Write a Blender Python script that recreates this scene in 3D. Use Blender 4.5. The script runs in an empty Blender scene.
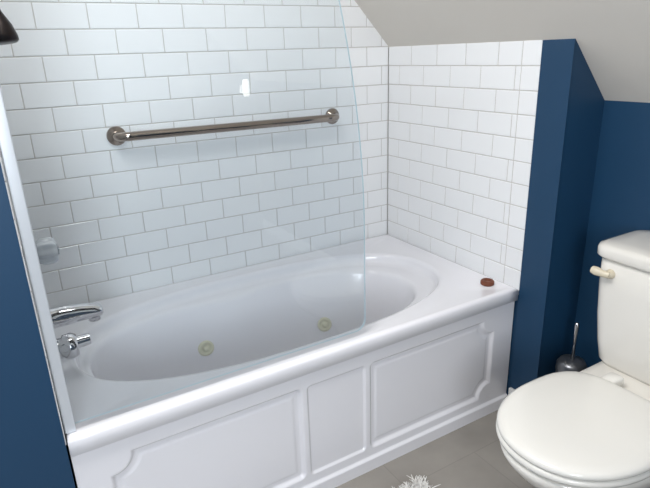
import bpy, bmesh, math, random
from mathutils import Matrix, Vector
from mathutils.bvhtree import BVHTree
random.seed(7)
SC=bpy.context.scene
# ---------------------------------------------------------------- dimensions (m)
L=1.524; W=0.796; H=0.508; K=1.357; SL=1.04; D=0.184; YE=-0.911; ZC=2.35
def ceil_z(x): return min(ZC, K-SL*x)

# ---------------------------------------------------------------- materials
def lin(c):
    return tuple(((v/255)/12.92 if v/255<=.04045 else ((v/255+.055)/1.055)**2.4) for v in c)+(1,)
def mat(name,rgb,rough=.5,metal=0,spec=.5,coat=0,noise=0,nscale=20,bump=0,bscale=200,trans=0,ior=1.45,emit=None,estr=0):
    m=bpy.data.materials.new(name);m.use_nodes=True;nt=m.node_tree;b=nt.nodes["Principled BSDF"]
    b.inputs["Base Color"].default_value=lin(rgb);b.inputs["Roughness"].default_value=rough
    b.inputs["Metallic"].default_value=metal;b.inputs["Specular IOR Level"].default_value=spec
    b.inputs["Coat Weight"].default_value=coat;b.inputs["Coat Roughness"].default_value=.03
    b.inputs["Transmission Weight"].default_value=trans;b.inputs["IOR"].default_value=ior
    if emit: b.inputs["Emission Color"].default_value=lin(emit);b.inputs["Emission Strength"].default_value=estr
    tc=nt.nodes.new("ShaderNodeTexCoord")
    if noise:
        n=nt.nodes.new("ShaderNodeTexNoise");n.inputs["Scale"].default_value=nscale;n.inputs["Detail"].default_value=4
        nt.links.new(tc.outputs["Object"],n.inputs["Vector"])
        mx=nt.nodes.new("ShaderNodeMix");mx.data_type='RGBA'
        c=lin(rgb);mx.inputs[6].default_value=tuple(v*(1-noise) for v in c[:3])+(1,);mx.inputs[7].default_value=tuple(min(1,v*(1+noise)) for v in c[:3])+(1,)
        nt.links.new(n.outputs["Fac"],mx.inputs[0]);nt.links.new(mx.outputs[2],b.inputs["Base Color"])
    if bump:
        n2=nt.nodes.new("ShaderNodeTexNoise");n2.inputs["Scale"].default_value=bscale
        nt.links.new(tc.outputs["Object"],n2.inputs["Vector"])
        bp=nt.nodes.new("ShaderNodeBump");bp.inputs["Strength"].default_value=bump;bp.inputs["Distance"].default_value=.002
        nt.links.new(n2.outputs["Fac"],bp.inputs["Height"]);nt.links.new(bp.outputs["Normal"],b.inputs["Normal"])
    return m
M_TILE=mat("glazed_tile",(238,239,240),rough=.12,coat=.3,bump=.25,bscale=9)
M_GROUT=mat("grout",(196,192,188),rough=.9,noise=.05,nscale=60)
M_BLUE=mat("navy_paint",(23,61,92),rough=.5,noise=.03,nscale=6,bump=.08,bscale=160)
M_CEIL=mat("ceiling_paint",(218,213,205),rough=.9,noise=.02,nscale=5,bump=.06,bscale=120)
M_TRIM=mat("trim_paint",(228,228,226),rough=.4,noise=.01)
M_TUB=mat("tub_acrylic",(236,235,239),rough=.2,coat=.3,noise=.01,nscale=4)
M_JET=mat("jet_cream",(222,220,196),rough=.3,noise=.02)
M_CER=mat("toilet_ceramic",(230,226,218),rough=.1,coat=.5,noise=.01,nscale=4)
M_SEAT=mat("toilet_seat_plastic",(230,227,220),rough=.2,coat=.2,noise=.01,nscale=4)
M_CHR=mat("chrome",(215,215,218),rough=.08,metal=1,noise=.02)
M_NICK=mat("polished_steel",(160,148,138),rough=.09,metal=1,noise=.03,nscale=40)
M_BRONZE=mat("dark_bronze",(48,38,34),rough=.35,metal=.7,noise=.1)
M_ALU=mat("jamb_aluminium",(205,210,216),rough=.35,metal=.35,noise=.02)
M_WOOD=mat("puck_wood",(112,62,42),rough=.6,noise=.3,nscale=60)
M_RUG=mat("rug_shag",(228,226,222),rough=.95,noise=.06,nscale=40)
M_DARK=mat("brushed_steel",(120,122,126),rough=.3,metal=.8,noise=.05)
M_CREAM=mat("lever_cream",(214,203,180),rough=.25,noise=.03)
M_CRYS=mat("crystal_acrylic",(240,244,248),rough=.04,trans=.35,ior=1.5,coat=.6,noise=.01)
def glass_mat():
    m=bpy.data.materials.new("clear_glass");m.use_nodes=True;nt=m.node_tree;nt.nodes.clear()
    o=nt.nodes.new("ShaderNodeOutputMaterial");t=nt.nodes.new("ShaderNodeBsdfTransparent");g=nt.nodes.new("ShaderNodeBsdfGlossy")
    t.inputs["Color"].default_value=(.96,.982,.992,1);g.inputs["Roughness"].default_value=.0;g.inputs["Color"].default_value=(1,1,1,1)
    f=nt.nodes.new("ShaderNodeFresnel");f.inputs["IOR"].default_value=1.4
    mx=nt.nodes.new("ShaderNodeMixShader");nt.links.new(f.outputs[0],mx.inputs[0]);nt.links.new(t.outputs[0],mx.inputs[1]);nt.links.new(g.outputs[0],mx.inputs[2])
    nt.links.new(mx.outputs[0],o.inputs[0]);return m
M_GLASS=glass_mat()
M_GEDGE=mat("glass_edge",(205,222,228),rough=.2,noise=.02)
def floor_mat():
    m=bpy.data.materials.new("floor_vinyl_tile");m.use_nodes=True;nt=m.node_tree;b=nt.nodes["Principled BSDF"];b.inputs["Roughness"].default_value=.45
    tc=nt.nodes.new("ShaderNodeTexCoord");mp=nt.nodes.new("ShaderNodeMapping");nt.links.new(tc.outputs["Object"],mp.inputs[0])
    br=nt.nodes.new("ShaderNodeTexBrick");br.inputs["Scale"].default_value=1;br.inputs["Brick Width"].default_value=.61;br.inputs["Row Height"].default_value=.305
    br.inputs["Mortar Size"].default_value=.002;br.inputs["Color1"].default_value=lin((150,145,138));br.inputs["Color2"].default_value=lin((144,139,132));br.inputs["Mortar"].default_value=lin((136,131,125))
    nt.links.new(mp.outputs[0],br.inputs[0])
    n=nt.nodes.new("ShaderNodeTexNoise");n.inputs["Scale"].default_value=5;n.inputs["Detail"].default_value=6;nt.links.new(tc.outputs["Object"],n.inputs[0])
    mx=nt.nodes.new("ShaderNodeMix");mx.data_type='RGBA';mx.blend_type='OVERLAY';mx.inputs[0].default_value=.35
    nt.links.new(br.outputs[0],mx.inputs[6]);nt.links.new(n.outputs["Fac"],mx.inputs[7]);nt.links.new(mx.outputs[2],b.inputs["Base Color"]);return m
M_FLOOR=floor_mat()

# ---------------------------------------------------------------- mesh helpers
def link(o,parent=None):
    SC.collection.objects.link(o)
    if parent: o.parent=parent
    return o
def mesh(name,vs,fs,m,parent=None,smooth=False,bevel=0,bseg=2,fix=True):
    me=bpy.data.meshes.new(name);me.from_pydata([tuple(v) for v in vs],[],fs);me.update()
    if fix:
        bm=bmesh.new();bm.from_mesh(me);bmesh.ops.remove_doubles(bm,verts=bm.verts,dist=1e-6);bmesh.ops.recalc_face_normals(bm,faces=bm.faces);bm.to_mesh(me);bm.free()
    me.materials.append(m)
    if smooth:
        for p in me.polygons:p.use_smooth=True
    o=link(bpy.data.objects.new(name,me),parent)
    if bevel:
        b=o.modifiers.new("b",'BEVEL');b.width=bevel;b.segments=bseg;b.limit_method='ANGLE';b.angle_limit=.6
        for p in me.polygons:p.use_smooth=True
        w=o.modifiers.new("w",'WEIGHTED_NORMAL');w.keep_sharp=True
    return o
def empty(name,loc=(0,0,0)):
    e=bpy.data.objects.new(name,None);e.empty_display_size=.1;link(e);return e
def box(name,x0,x1,y0,y1,z0,z1,m,parent=None,bevel=0,bseg=2):
    v=[(x,y,z) for x in(x0,x1) for y in(y0,y1) for z in(z0,z1)]
    f=[(0,1,3,2),(4,6,7,5),(0,4,5,1),(2,3,7,6),(0,2,6,4),(1,5,7,3)]
    return mesh(name,v,f,m,parent,bevel=bevel,bseg=bseg)
def prism_y(name,poly,y0,y1,m,parent=None):
    n=len(poly);v=[(x,y0,z) for x,z in poly]+[(x,y1,z) for x,z in poly]
    f=[tuple(range(n)),tuple(range(2*n-1,n-1,-1))]+[(i,(i+1)%n,n+(i+1)%n,n+i) for i in range(n)]
    return mesh(name,v,f,m,parent)
def loft(name,rings,m,parent=None,cap0=True,cap1=True,smooth=True,closed=True):
    n=len(rings[0]);v=[p for r in rings for p in r];f=[]
    for i in range(len(rings)-1):
        for j in range(n):
            k=(j+1)%n; f.append((i*n+j,i*n+k,(i+1)*n+k,(i+1)*n+j))
    if cap0:f.append(tuple(range(n))[::-1])
    if cap1:f.append(tuple((len(rings)-1)*n+j for j in range(n)))
    return mesh(name,v,f,m,parent,smooth=smooth)
def lathe(name,prof,m,parent=None,loc=(0,0,0),axis=(0,0,1),n=40,smooth=True):
    q=Vector((0,0,1)).rotation_difference(Vector(axis).normalized());rings=[]
    for r,z in prof:
        rings.append([q@Vector((r*math.cos(2*math.pi*j/n),r*math.sin(2*math.pi*j/n),z))+Vector(loc) for j in range(n)])
    o=loft(name,rings,m,parent,smooth=smooth)
    return o
def tube(name,pts,r,m,parent=None,res=8):
    c=bpy.data.curves.new(name,'CURVE');c.dimensions='3D';c.bevel_depth=r;c.bevel_resolution=res;c.use_fill_caps=True;c.resolution_u=10
    s=c.splines.new('BEZIER');s.bezier_points.add(len(pts)-1)
    for i,p in enumerate(pts):
        s.bezier_points[i].co=p[:3];s.bezier_points[i].handle_left_type='AUTO';s.bezier_points[i].handle_right_type='AUTO'
        if len(p)>3:s.bezier_points[i].radius=p[3]
    o=bpy.data.objects.new(name,c);SC.collection.objects.link(o)
    dg=bpy.context.evaluated_depsgraph_get();me=bpy.data.meshes.new_from_object(o.evaluated_get(dg));bpy.data.objects.remove(o)
    me.materials.clear();me.materials.append(m)
    for p in me.polygons:p.use_smooth=True
    return link(bpy.data.objects.new(name,me),parent)

# ---------------------------------------------------------------- tiles (real pillowed tiles)
PW,PH,G=.1555,.0785,.003
def tile_field(name,rects,frame,parent,m=M_TILE):
    """rects: (u0,u1,v0,v1); frame(u,v,h)->world"""
    vs=[];fs=[]
    for (u0,u1,v0,v1) in rects:
        prof=[(0,-.003),(0,-.0012),(.0012,-.0002),(.0035,0)]
        t1,t2=random.uniform(-1,1)*.0006,random.uniform(-1,1)*.0005
        base=len(vs)
        uc,vc=(u0+u1)/2,(v0+v1)/2
        for ins,h in prof:
            for (u,v) in((u0+ins,v0+ins),(u1-ins,v0+ins),(u1-ins,v1-ins),(u0+ins,v1-ins)):
                dh=((u-uc)*t1/.076+(v-vc)*t2/.038)*.7
                vs.append(frame(u,v,h+dh-.0006))
        for k in range(3):
            for j in range(4):
                a=base+k*4+j;b=base+k*4+(j+1)%4;fs.append((a,b,b+4,a+4))
        fs.append(tuple(base+12+j for j in range(4)))
    o=mesh(name,vs,fs,m,parent,fix=False)
    me=o.data
    bm=bmesh.new();bm.from_mesh(me);bmesh.ops.recalc_face_normals(bm,faces=bm.faces);bm.to_mesh(me);bm.free()
    return o
def courses(u0,u1,v0,v1,phase,vref,lim=None):
    out=[];
    k0=math.floor((v0-vref)/PH)-1;k1=math.ceil((v1-vref)/PH)+1
    for k in range(k0,k1):
        a=max(vref+k*PH,v0);b=min(vref+(k+1)*PH,v1)
        if b-a<.012: continue
        ph=phase+(PW/2 if k%2 else 0)
        j0=math.floor((u0-ph)/PW)-1;j1=math.ceil((u1-ph)/PW)+1
        for j in range(j0,j1):
            c=max(ph+j*PW,u0);d=min(ph+(j+1)*PW,u1)
            if d-c<.012: continue
            if lim and not lim(c,a): continue
            out.append((c+G/2,d-G/2,a+G/2,b-G/2))
    return out

# ---------------------------------------------------------------- room shell
YR=-3.4; XW=-2.7
box("floor",XW-.1,D+.3,YR-.1,.1,-.1,0,M_FLOOR)
wb=box("wall_back",-L-.0,.30,.003,.12,0,2.5,M_GROUT)
tile_field("tiles",courses(-L,0,H-.02,ZC,-.035,K,lambda u,v:v<ceil_z(u)+.02),lambda u,v,h:(u,-h,v),wb)
# knee wall block at the end of the tub (tiled side + blue return)
wr=prism_y("wall_right",[(.004,0),(.004,K-.004*SL),(D,K-SL*D),(D+.12,K-SL*(D+.12)),(D+.12,0)],YE+.0,.003,M_BLUE)
prism_y("grout_bed",[(.0026,H-.03),(.0026,K-.003),(.0045,K-.005),(.0045,H-.03)],-W,.0,M_GROUT,wr)
box("paint_face",.0,.005,YE,-W-.0005,0,K-.002,M_BLUE,wr)
CW=.076
rs=courses(-W+CW,0,H-.02,K,-.075,K)
k=0
v=K
while v>H:
    rs.append((-W+G/2,-W+CW-G/2,max(v-PH,H-.02)+G/2,v-G/2)); v-=PH
tile_field("tiles",rs,lambda u,v,h:(-h,u,v),wr)
wk=box("wall_knee",D,D+.12,YR,YE,0,K-SL*D+.0,M_BLUE)
# left plumbing wall block
wl=box("wall_left",XW,-L-.003,-W,.003,0,2.5,M_BLUE)
tile_field("tiles",courses(-W+.002,0,H-.02,ZC,-.075,K),lambda u,v,h:(-L+h,u,v),wl)
box("wall_west",XW-.1,XW,YR,-W,0,2.5,M_BLUE)
# rear wall with window opening
RX0,RX1,RZ0,RZ1=-2.62,-1.72,.95,2.0
wre=empty("wall_rear")
box("below",XW,D+.12,YR-.1,YR,0,RZ0,M_BLUE,wre)
box("above",XW,D+.12,YR-.1,YR,RZ1,2.5,M_BLUE,wre)
box("side_a",XW,RX0,YR-.1,YR,RZ0,RZ1,M_BLUE,wre)
box("side_b",RX1,D+.12,YR-.1,YR,RZ0,RZ1,M_BLUE,wre)
wi=empty("window_1")
for n,a in(("jamb_l",(RX0,RX0+.04,YR-.1,YR+.02,RZ0,RZ1)),("jamb_r",(RX1-.04,RX1,YR-.1,YR+.02,RZ0,RZ1)),("head",(RX0,RX1,YR-.1,YR+.02,RZ1-.04,RZ1)),("sill",(RX0-.03,RX1+.03,YR-.1,YR+.05,RZ0-.02,RZ0+.02)),("rail",(RX0,RX1,YR-.07,YR-.03,(RZ0+RZ1)/2-.02,(RZ0+RZ1)/2+.02))):
    box(n,*a,M_TRIM,wi)
# ceiling: slope then flat
xs=(K-ZC)/SL
prism_y("ceiling",[(D+.14,K-SL*(D+.14)),(xs,ZC),(XW-.1,ZC),(XW-.1,ZC+.12),(xs+.05,ZC+.12),(D+.14,K-SL*(D+.14)+.2)],YR-.1,.12,M_CEIL)
# baseboards
BH=.09
box("baseboard_right",-.014,0,YE-.014,-W-.004,0,BH,M_TRIM,bevel=.003)
box("baseboard_return",-.0,D,YE-.014,YE,0,BH,M_TRIM,bevel=.003)
box("baseboard_knee",D-.014,D,YR,YE-.014,0,BH,M_TRIM,bevel=.003)
box("baseboard_left",XW,-L-.006,-W-.014,-W,0,BH,M_TRIM,bevel=.003)

# ---------------------------------------------------------------- bathtub
tub=empty("bathtub")
N=256
TX0,TX1,TY0,TY1=-L+.002,-.002,-W,-.002
TCX,TCY=-.80,-.395
def rect_pt(th,inset,r=.012):
    x0,x1,y0,y1=TX0+inset,TX1-inset,TY0+inset,TY1-inset
    dx,dy=math.cos(th),math.sin(th);t=1e9
    if dx>1e-9:t=min(t,(x1-TCX)/dx)
    if dx<-1e-9:t=min(t,(x0-TCX)/dx)
    if dy>1e-9:t=min(t,(y1-TCY)/dy)
    if dy<-1e-9:t=min(t,(y0-TCY)/dy)
    return TCX+dx*t,TCY+dy*t
# angles including exact corner directions
angs=[2*math.pi*i/N for i in range(N)]
for cx_,cy_ in((TX0,TY0),(TX1,TY0),(TX0,TY1),(TX1,TY1)):
    a=math.atan2(cy_-TCY,cx_-TCX)%(2*math.pi);i=min(range(N),key=lambda i:abs(angs[i]-a));angs[i]=a
def rring(inset,z): return [(*rect_pt(t,inset),z) for t in angs]
def bring(x0,x1,y0,y1,z,n=2.6,pinch=0):
    cx,cy,a,b=(x0+x1)/2,(y0+y1)/2,(x1-x0)/2,(y1-y0)/2;out=[]
    for t in angs:
        # superellipse param by polar direction scaled
        c,s=math.cos(t),math.sin(t)
        tt=math.atan2(s/.32,c/.66);c2,s2=math.cos(tt),math.sin(tt)
        x=a*math.copysign(abs(c2)**(2/n),c2);y=b*math.copysign(abs(s2)**(2/n),s2)
        y*=1-pinch*math.exp(-((x+.05)/.17)**2)
        out.append((cx+x,cy+y,z))
    return out
B=(-1.462,-.105,-.712,-.075)
def bi(dx0,dx1,dy0,dy1,z,n=2.5,p=0): return bring(B[0]+dx0,B[1]-dx1,B[2]+dy0,B[3]-dy1,z,n,p)
rings=[rring(.010,H-.052),rring(0,H-.048),rring(0,H-.010),rring(.003,H-.003),rring(.010,H),rring(.022,H),rring(.030,H-.004),
 bi(-.010,-.010,-.010,-.010,H-.005),bi(0,0,0,0,H-.006),bi(.006,.007,.006,.006,H-.010),bi(.010,.012,.009,.009,H-.020),
 bi(.014,.018,.012,.012,H-.036),bi(.020,.028,.018,.018,H-.044),bi(.030,.055,.030,.030,H-.047,2.5,.02),bi(.038,.095,.044,.044,H-.050,2.5,.05),bi(.043,.108,.051,.051,H-.056,2.5,.08),bi(.047,.116,.055,.055,H-.072,2.5,.10),
 bi(.06,.15,.064,.064,H-.16,2.6,.12),bi(.08,.20,.078,.078,H-.26,2.7,.12),bi(.10,.245,.095,.095,H-.34,2.8,.11),bi(.13,.29,.125,.125,H-.375,2.8,.09),bi(.18,.35,.17,.17,H-.388,2.7,.06),bi(.5,.62,.28,.28,H-.39,2.2,0)]
shell=loft("shell",rings,M_TUB,tub,cap0=False)
# apron height-field
def sdf_rr(x,z,x0,x1,z0,z1,r):
    qx=abs(x-(x0+x1)/2)-(x1-x0)/2+r;qz=abs(z-(z0+z1)/2)-(z1-z0)/2+r
    return math.hypot(max(qx,0),max(qz,0))+min(max(qx,qz),0)-r
def sstep(a,b,x):
    t=max(0,min(1,(x-a)/(b-a)));return t*t*(3-2*t)
def apron_y(x,z):
    d1=sdf_rr(x,z,-1.440,-.905,.085,.405,.015)
    for cz in(.085,.405): d1=max(d1,.055-math.hypot(x+1.440,z-cz))
    d3=sdf_rr(x,z,-.650,-.105,.085,.405,.015)
    for cz in(.085,.405): d3=max(d3,.055-math.hypot(x+.105,z-cz))
    d2=sdf_rr(x,z,-.880,-.675,.085,.405,.012)
    y=-.782
    for d in(d1,d3):
        y+=.011*sstep(.007,-.007,d)
        y-=.003*sstep(-.016,-.028,d)
    y+=.007*sstep(.004,-.004,d2)
    y-=.010*sstep(.052,.044,z)
    return y
NX,NZ=560,170;vs=[];fs=[]
for j in range(NZ+1):
    z=(H-.05)*j/NZ
    for i in range(NX+1):
        x=TX0+(TX1-TX0)*i/NX;vs.append((x,apron_y(x,z),z))
for j in range(NZ):
    for i in range(NX):
        a=j*(NX+1)+i;fs.append((a,a+1,a+NX+2,a+NX+1))
ap=mesh("apron",vs,fs,M_TUB,tub,smooth=True,fix=False)
bvh=BVHTree.FromPolygons([tuple(v.co) for v in shell.data.vertices],[tuple(p.vertices) for p in shell.data.polygons])
def on_basin(o,d):
    loc,nor,_,_=bvh.ray_cast(Vector(o),Vector(d))
    if nor.dot(Vector(d))>0:nor=-nor
    return loc,nor
jetprof=[(.031,-.004),(.031,.003),(.027,.006),(.020,.006),(.018,.002),(.011,.002),(.010,.007),(.004,.008),(.0005,.008)]
for i,(x,z) in enumerate(((-.996,.28),(-.478,.238))):
    l,nn=on_basin((x,-.4,z),(0,1,0))
    lathe("jet_%d"%(i+1),jetprof,M_JET,tub,l,nn)
for i,x in enumerate((-1.15,-.80,-.55)):
    l,nn=on_basin((x,-.4,.26),(0,-1,0))
    lathe("jet_%d"%(i+3),jetprof,M_JET,tub,l,nn)
l,nn=on_basin((-1.2,-.42,.38),(-1,0,0))
lathe("overflow_plate",[(.036,-.003),(.036,.003),(.030,.008),(.012,.010),(.0005,.010)],M_CHR,tub,l,nn)

# ---------------------------------------------------------------- glass screen
gs=empty("glass_shower_screen")
GY=-.757
prof=[(-1.500,.522)]
prof+=[(-.69+.035*math.sin(t),.557-.035*math.cos(t)) for t in [i*math.pi/2/8 for i in range(9)]]
for i in range(25):
    z=.60+i*(1.80-.60)/24; x=-.655-.07*(max(0,z-.85)/.61)**2
    prof.append((x,z))
x,z=prof[-1]
prof+=[(x-.03,z+.05),(x-.09,z+.09),(x-.17,z+.11),(-1.500,z+.115)]
n=len(prof);T=.006
v=[(x,GY-T/2,z) for x,z in prof]+[(x,GY+T/2,z) for x,z in prof]
pane=mesh("pane",v,[tuple(range(n)),tuple(range(2*n-1,n-1,-1))],M_GLASS,gs,fix=False)
v2=v;edge=mesh("polished_edge",v2,[(i,(i+1)%n,n+(i+1)%n,n+i) for i in range(n)],M_GEDGE,gs,fix=False)
box("wall_jamb",-L+.001,-1.498,GY-.016,GY+.016,H+.001,1.96,M_ALU,gs,bevel=.003)

# ---------------------------------------------------------------- grab bar on back wall
gb=empty("grab_bar")
za,zb=1.091,1.086;x0,x1=-1.172,-.296
tube("bar",[(x0,-.002,za),(x0,-.030,za),(x0+.022,-.052,za),(x0+.06,-.054,za),(x1-.06,-.054,zb),(x1-.022,-.052,zb),(x1,-.030,zb),(x1,-.002,zb)],.0155,M_NICK,gb)
for i,(x,z) in enumerate(((x0,za),(x1,zb))):
    lathe("flange_%d"%(i+1),[(.033,0),(.033,.006),(.029,.012),(.019,.016),(.016,.022)],M_NICK,gb,(x,0,z),(0,-1,0))

# ---------------------------------------------------------------- tub spout
sp=empty("tub_spout")
ys,zs=-.40,.648
secs=[(-L,.036,.036,0),(-L+.008,.036,.036,0),(-L+.012,.030,.031,0),(-L+.06,.030,.030,.0),(-L+.11,.028,.026,-.001),(-L+.145,.026,.022,-.004),(-L+.163,.022,.017,-.007),(-L+.168,.014,.010,-.008)]
rg=[[(x,ys+a*math.cos(t),zs+dz+b*math.sin(t)) for t in [2*math.pi*j/32 for j in range(32)]] for x,a,b,dz in secs]
loft("body",rg,M_CHR,sp)
lathe("outlet",[(.017,0),(.017,-.022),(.013,-.022),(.013,-.01),(.001,-.01)],M_CHR,sp,(-L+.142,ys,zs-.012))
# upper crystal valve knob
kn=empty("shower_valve_knob")
lathe("escutcheon",[(.046,0),(.046,.004),(.038,.012),(.018,.016),(.016,.03)],M_CHR,kn,(-L,-.40,.848),(1,0,0))
rg=[]
for r,x in((.018,.028),(.030,.032),(.036,.044),(.036,.066),(.030,.078),(.014,.082),(.002,.083)):
    rg.append([(-L+x,-.40+r*(1+.08*math.cos(8*t))*math.cos(t),.848+r*(1+.08*math.cos(8*t))*math.sin(t)) for t in [2*math.pi*j/96 for j in range(96)]])
loft("crystal_handle",rg,M_CRYS,kn)
lathe("core",[(.016,0),(.016,.045),(.001,.046)],M_CHR,kn,(-L+.025,-.40,.848),(1,0,0))
lathe("cap",[(.016,0),(.016,.003),(.001,.004)],M_CHR,kn,(-L+.082,-.40,.848),(1,0,0))
# lower lever valve
lv=empty("tub_valve_handle")
lathe("escutcheon",[(.048,0),(.048,.004),(.042,.012),(.030,.016),(.028,.040),(.034,.044),(.036,.066),(.031,.078),(.002,.080)],M_CHR,lv,(-L,-.50,.598),(1,0,0))
tube("lever",[(-L+.060,-.50,.602,1.3),(-L+.09,-.50,.604,1.2),(-L+.112,-.50,.605,1.1)],.014,M_CHR,lv)
# dark shower head on the plumbing wall
sh=empty("shower_head")
tube("arm",[(-L,-.40,1.56),(-L+.025,-.40,1.56),(-L+.045,-.40,1.53),(-L+.05,-.40,1.47)],.010,M_BRONZE,sh)
lathe("head",[(.012,0),(.016,.02),(.030,.05),(.036,.075),(.036,.085),(.031,.090),(.001,.090)],M_BRONZE,sh,(-L+.05,-.40,1.475),(.08,-.1,-1))
lathe("flange",[(.03,0),(.03,.004),(.014,.012)],M_BRONZE,sh,(-L,-.40,1.56),(1,0,0))

# ---------------------------------------------------------------- wooden puck on tub rim
lathe("wooden_puck",[(.022,0),(.025,.003),(.025,.013),(.022,.017),(.013,.017),(.011,.014),(.001,.014)],M_WOOD,None,(-.062,-.70,H-.0045))

# ---------------------------------------------------------------- toilet (faces -X)
to=empty("toilet")
YC=-1.33
def egg(xf,xb,hw,z,n=2.3,nb=2.8,cxr=.56,M=64):
    cx=xf+(xb-xf)*cxr;out=[]
    for j in range(M):
        t=2*math.pi*j/M;c,s=math.cos(t),math.sin(t)
        e=nb if c>0 else n; a=(xb-cx) if c>0 else (cx-xf)
        out.append((cx+a*math.copysign(abs(c)**(2/e),c),YC+hw*math.copysign(abs(s)**(2/e),s),z))
    return out
bowl=[egg(-.42,.09,.120,0,2.6,3.5),egg(-.42,.09,.120,.02,2.6,3.5),egg(-.405,.085,.108,.05,2.6,3.5),egg(-.395,.08,.100,.12,2.5,3.2),egg(-.405,.08,.104,.18,2.4,3),egg(-.45,.07,.125,.235,2.3,3),
 egg(-.52,.05,.155,.285,2.2,2.8),egg(-.573,.02,.178,.33,2.2,2.6),egg(-.598,-.0,.187,.365,2.2,2.6),egg(-.603,-.01,.189,.380,2.2,2.6),egg(-.598,-.02,.185,.388,2.2,2.6),egg(-.56,-.06,.15,.389,2.2,2.6)]
loft("bowl",bowl,M_CER,to)
def rrect(x0,x1,y0,y1,z,r,M=8):
    out=[]
    for cx,cy,a0 in((x1-r,y1-r,0),(x0+r,y1-r,math.pi/2),(x0+r,y0+r,math.pi),(x1-r,y0+r,1.5*math.pi)):
        for k in range(M+1):
            a=a0+k*math.pi/2/M;out.append((cx+r*math.cos(a),cy+r*math.sin(a),z))
    return out
XB=.165
loft("deck",[rrect(-.16,XB-.03,YC-.10,YC+.10,.20,.04),rrect(-.17,XB-.01,YC-.13,YC+.13,.30,.04),rrect(-.18,XB,YC-.17,YC+.17,.36,.04),rrect(-.18,XB,YC-.18,YC+.18,.385,.04),rrect(-.175,XB-.005,YC-.175,YC+.175,.394,.04)],M_CER,to)
def seatring(o,z): return egg(-.606+o,-.158-o,.190-o,z,2.15,3.2,.55)
loft("seat",[seatring(.010,.3955),seatring(.002,.399),seatring(0,.405),seatring(.002,.412),seatring(.008,.4155)],M_SEAT,to)
loft("lid",[seatring(.012,.417),seatring(.003,.4185),seatring(.001,.424),seatring(.003,.431),seatring(.012,.4365),seatring(.03,.439),seatring(.08,.442),seatring(.14,.443)],M_SEAT,to)
for i,s in enumerate((-1,1)):
    loft("hinge_%d"%(i+1),[rrect(-.165,-.105,YC+s*.075-.022,YC+s*.075+.022,.392,.01),rrect(-.165,-.105,YC+s*.075-.022,YC+s*.075+.022,.424,.01),rrect(-.160,-.110,YC+s*.075-.018,YC+s*.075+.018,.430,.01)],M_SEAT,to)
TF=-.068
TZ=.026
tk=[]
for z,i in((.390,.05),(.396,.03),(.41,.022),(.47,.014),(.56,.006),(.66,.001),(.722+TZ,0)):
    tk.append(rrect(TF+i,XB-i*.3,YC-.218+i,YC+.218-i,z,.045))
loft("tank",tk,M_CER,to)
loft("tank_lid",[rrect(TF-.008,XB+.004,YC-.226,YC+.226,.722+TZ,.05),rrect(TF-.013,XB+.006,YC-.231,YC+.231,.728+TZ,.052),rrect(TF-.013,XB+.006,YC-.231,YC+.231,.748+TZ,.052),rrect(TF-.009,XB+.003,YC-.227,YC+.227,.757+TZ,.05),rrect(TF+.004,XB-.01,YC-.214,YC+.214,.763+TZ,.045),rrect(TF+.04,XB-.04,YC-.18,YC+.18,.766+TZ,.03)],M_CER,to)
lathe("lever_base",[(.014,-.004),(.014,.006),(.010,.010),(.008,.018)],M_CREAM,to,(TF+.002,YC+.165,.705),(-1,0,0))
tube("flush_lever",[(TF-.014,YC+.160,.705,1),(TF-.018,YC+.180,.706,1.1),(TF-.020,YC+.198,.708,1.4),(TF-.020,YC+.21,.709,1.2)],.0095,M_CREAM,to)

# ---------------------------------------------------------------- toilet brush
tb=empty("toilet_brush")
bx,by=.068,-.995
lathe("canister",[(.045,.0),(.048,.004),(.050,.02),(.050,.235),(.052,.245),(.050,.27),(.042,.284),(.016,.29)],M_DARK,tb,(bx,by,0))
lathe("handle",[(.006,.285),(.006,.385),(.008,.39),(.0085,.425),(.006,.432),(.001,.434)],M_CHR,tb,(bx,by,0))

# ---------------------------------------------------------------- shag bath mat
rx0,rx1,ry0,ry1=-1.25,-.565,-1.40,-.930
rug=empty("bath_mat")
box("backing",rx0+.01,rx1-.01,ry0+.01,ry1-.01,.0,.01,M_RUG,rug,bevel=.004)
vs=[];fs=[]
for i in range(14000):
    x=random.uniform(rx0,rx1);y=random.uniform(ry0,ry1)
    a=random.uniform(0,6.283);ln=random.uniform(.022,.042);lean=random.uniform(.1,.9);w=.0022
    dx,dy=math.cos(a),math.sin(a);px,py=-dy*w,dx*w
    b=len(vs)
    for f_,ww in((0,1),(.5,1),(1,.4)):
        ox=dx*ln*lean*f_*f_;oy=dy*ln*lean*f_*f_;z=.008+ln*(1-.35*lean*f_)*f_
        vs+=[(x+ox+px*ww,y+oy+py*ww,z),(x+ox-px*ww,y+oy-py*ww,z)]
    fs+=[(b,b+1,b+3,b+2),(b+2,b+3,b+5,b+4)]
mesh("shag_pile",vs,fs,M_RUG,rug,fix=False)

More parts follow.
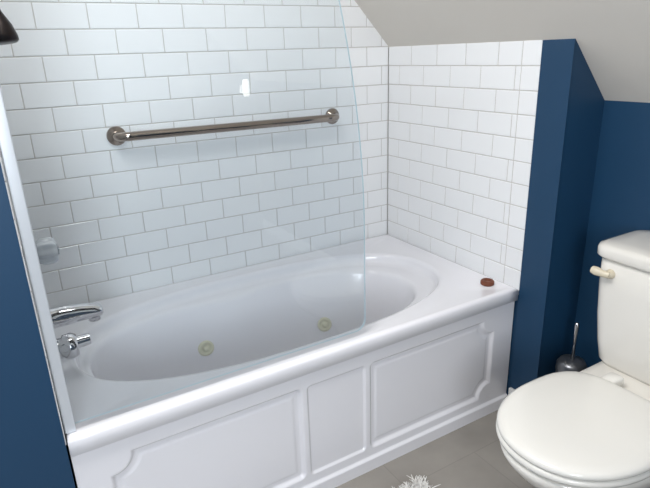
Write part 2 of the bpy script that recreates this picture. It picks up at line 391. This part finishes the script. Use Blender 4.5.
# ---------------------------------------------------------------- wall sconce behind the viewer
sc_=empty("wall_sconce")
M_LAMP=mat("sconce_glow",(255,250,240),rough=.5,emit=(255,248,235),estr=7)
lathe("backplate",[(.05,0),(.05,.01),(.04,.016)],M_CHR,sc_,(.08,YR,1.10),(0,1,0))
lathe("shade",[(.010,-.06),(.022,-.052),(.025,0),(.022,.052),(.010,.06)],M_LAMP,sc_,(.08,YR+.075,1.12))
lathe("stem",[(.008,0),(.008,.055)],M_CHR,sc_,(.08,YR+.01,1.10),(0,1,0))

# ---------------------------------------------------------------- lights
def area(name,loc,dirv,sx,sy,e,col):
    l=bpy.data.lights.new(name,'AREA');l.shape='RECTANGLE';l.size=sx;l.size_y=sy;l.energy=e;l.color=col
    o=link(bpy.data.objects.new(name,l));o.location=loc;o.rotation_euler=Vector(dirv).to_track_quat('-Z','Y').to_euler();return o
area("window_light",((RX0+RX1)/2,YR+.03,(RZ0+RZ1)/2),(.1,1,-.12),.8,1.0,46,(.90,.95,1))
area("ceiling_light",(-1.55,-1.15,ZC-.03),(0,0,-1),.9,.9,36,(1,.985,.97))
w=bpy.data.worlds.new("World");SC.world=w;w.use_nodes=True
nt=w.node_tree;bg=nt.nodes["Background"];sky=nt.nodes.new("ShaderNodeTexSky");sky.sky_type='NISHITA';sky.sun_disc=False;sky.sun_elevation=.7
nt.links.new(sky.outputs[0],bg.inputs[0]);bg.inputs[1].default_value=.15

# ---------------------------------------------------------------- camera
R2=Vector((.85897,-.51103,-.03189));U2=Vector((.19502,.26893,.94321));F=Vector((.47343,.81641,-.33066))
cd=bpy.data.cameras.new("camera");cam=link(bpy.data.objects.new("camera",cd));SC.camera=cam
cam.matrix_world=Matrix(((R2.x,U2.x,-F.x,-1.5166),(R2.y,U2.y,-F.y,-2.0103),(R2.z,U2.z,-F.z,1.3377),(0,0,0,1)))
cd.sensor_fit='HORIZONTAL';cd.sensor_width=36;cd.lens=544/650*36;cd.clip_start=.01
SC.view_settings.view_transform='Standard';SC.view_settings.look='None';SC.view_settings.exposure=0
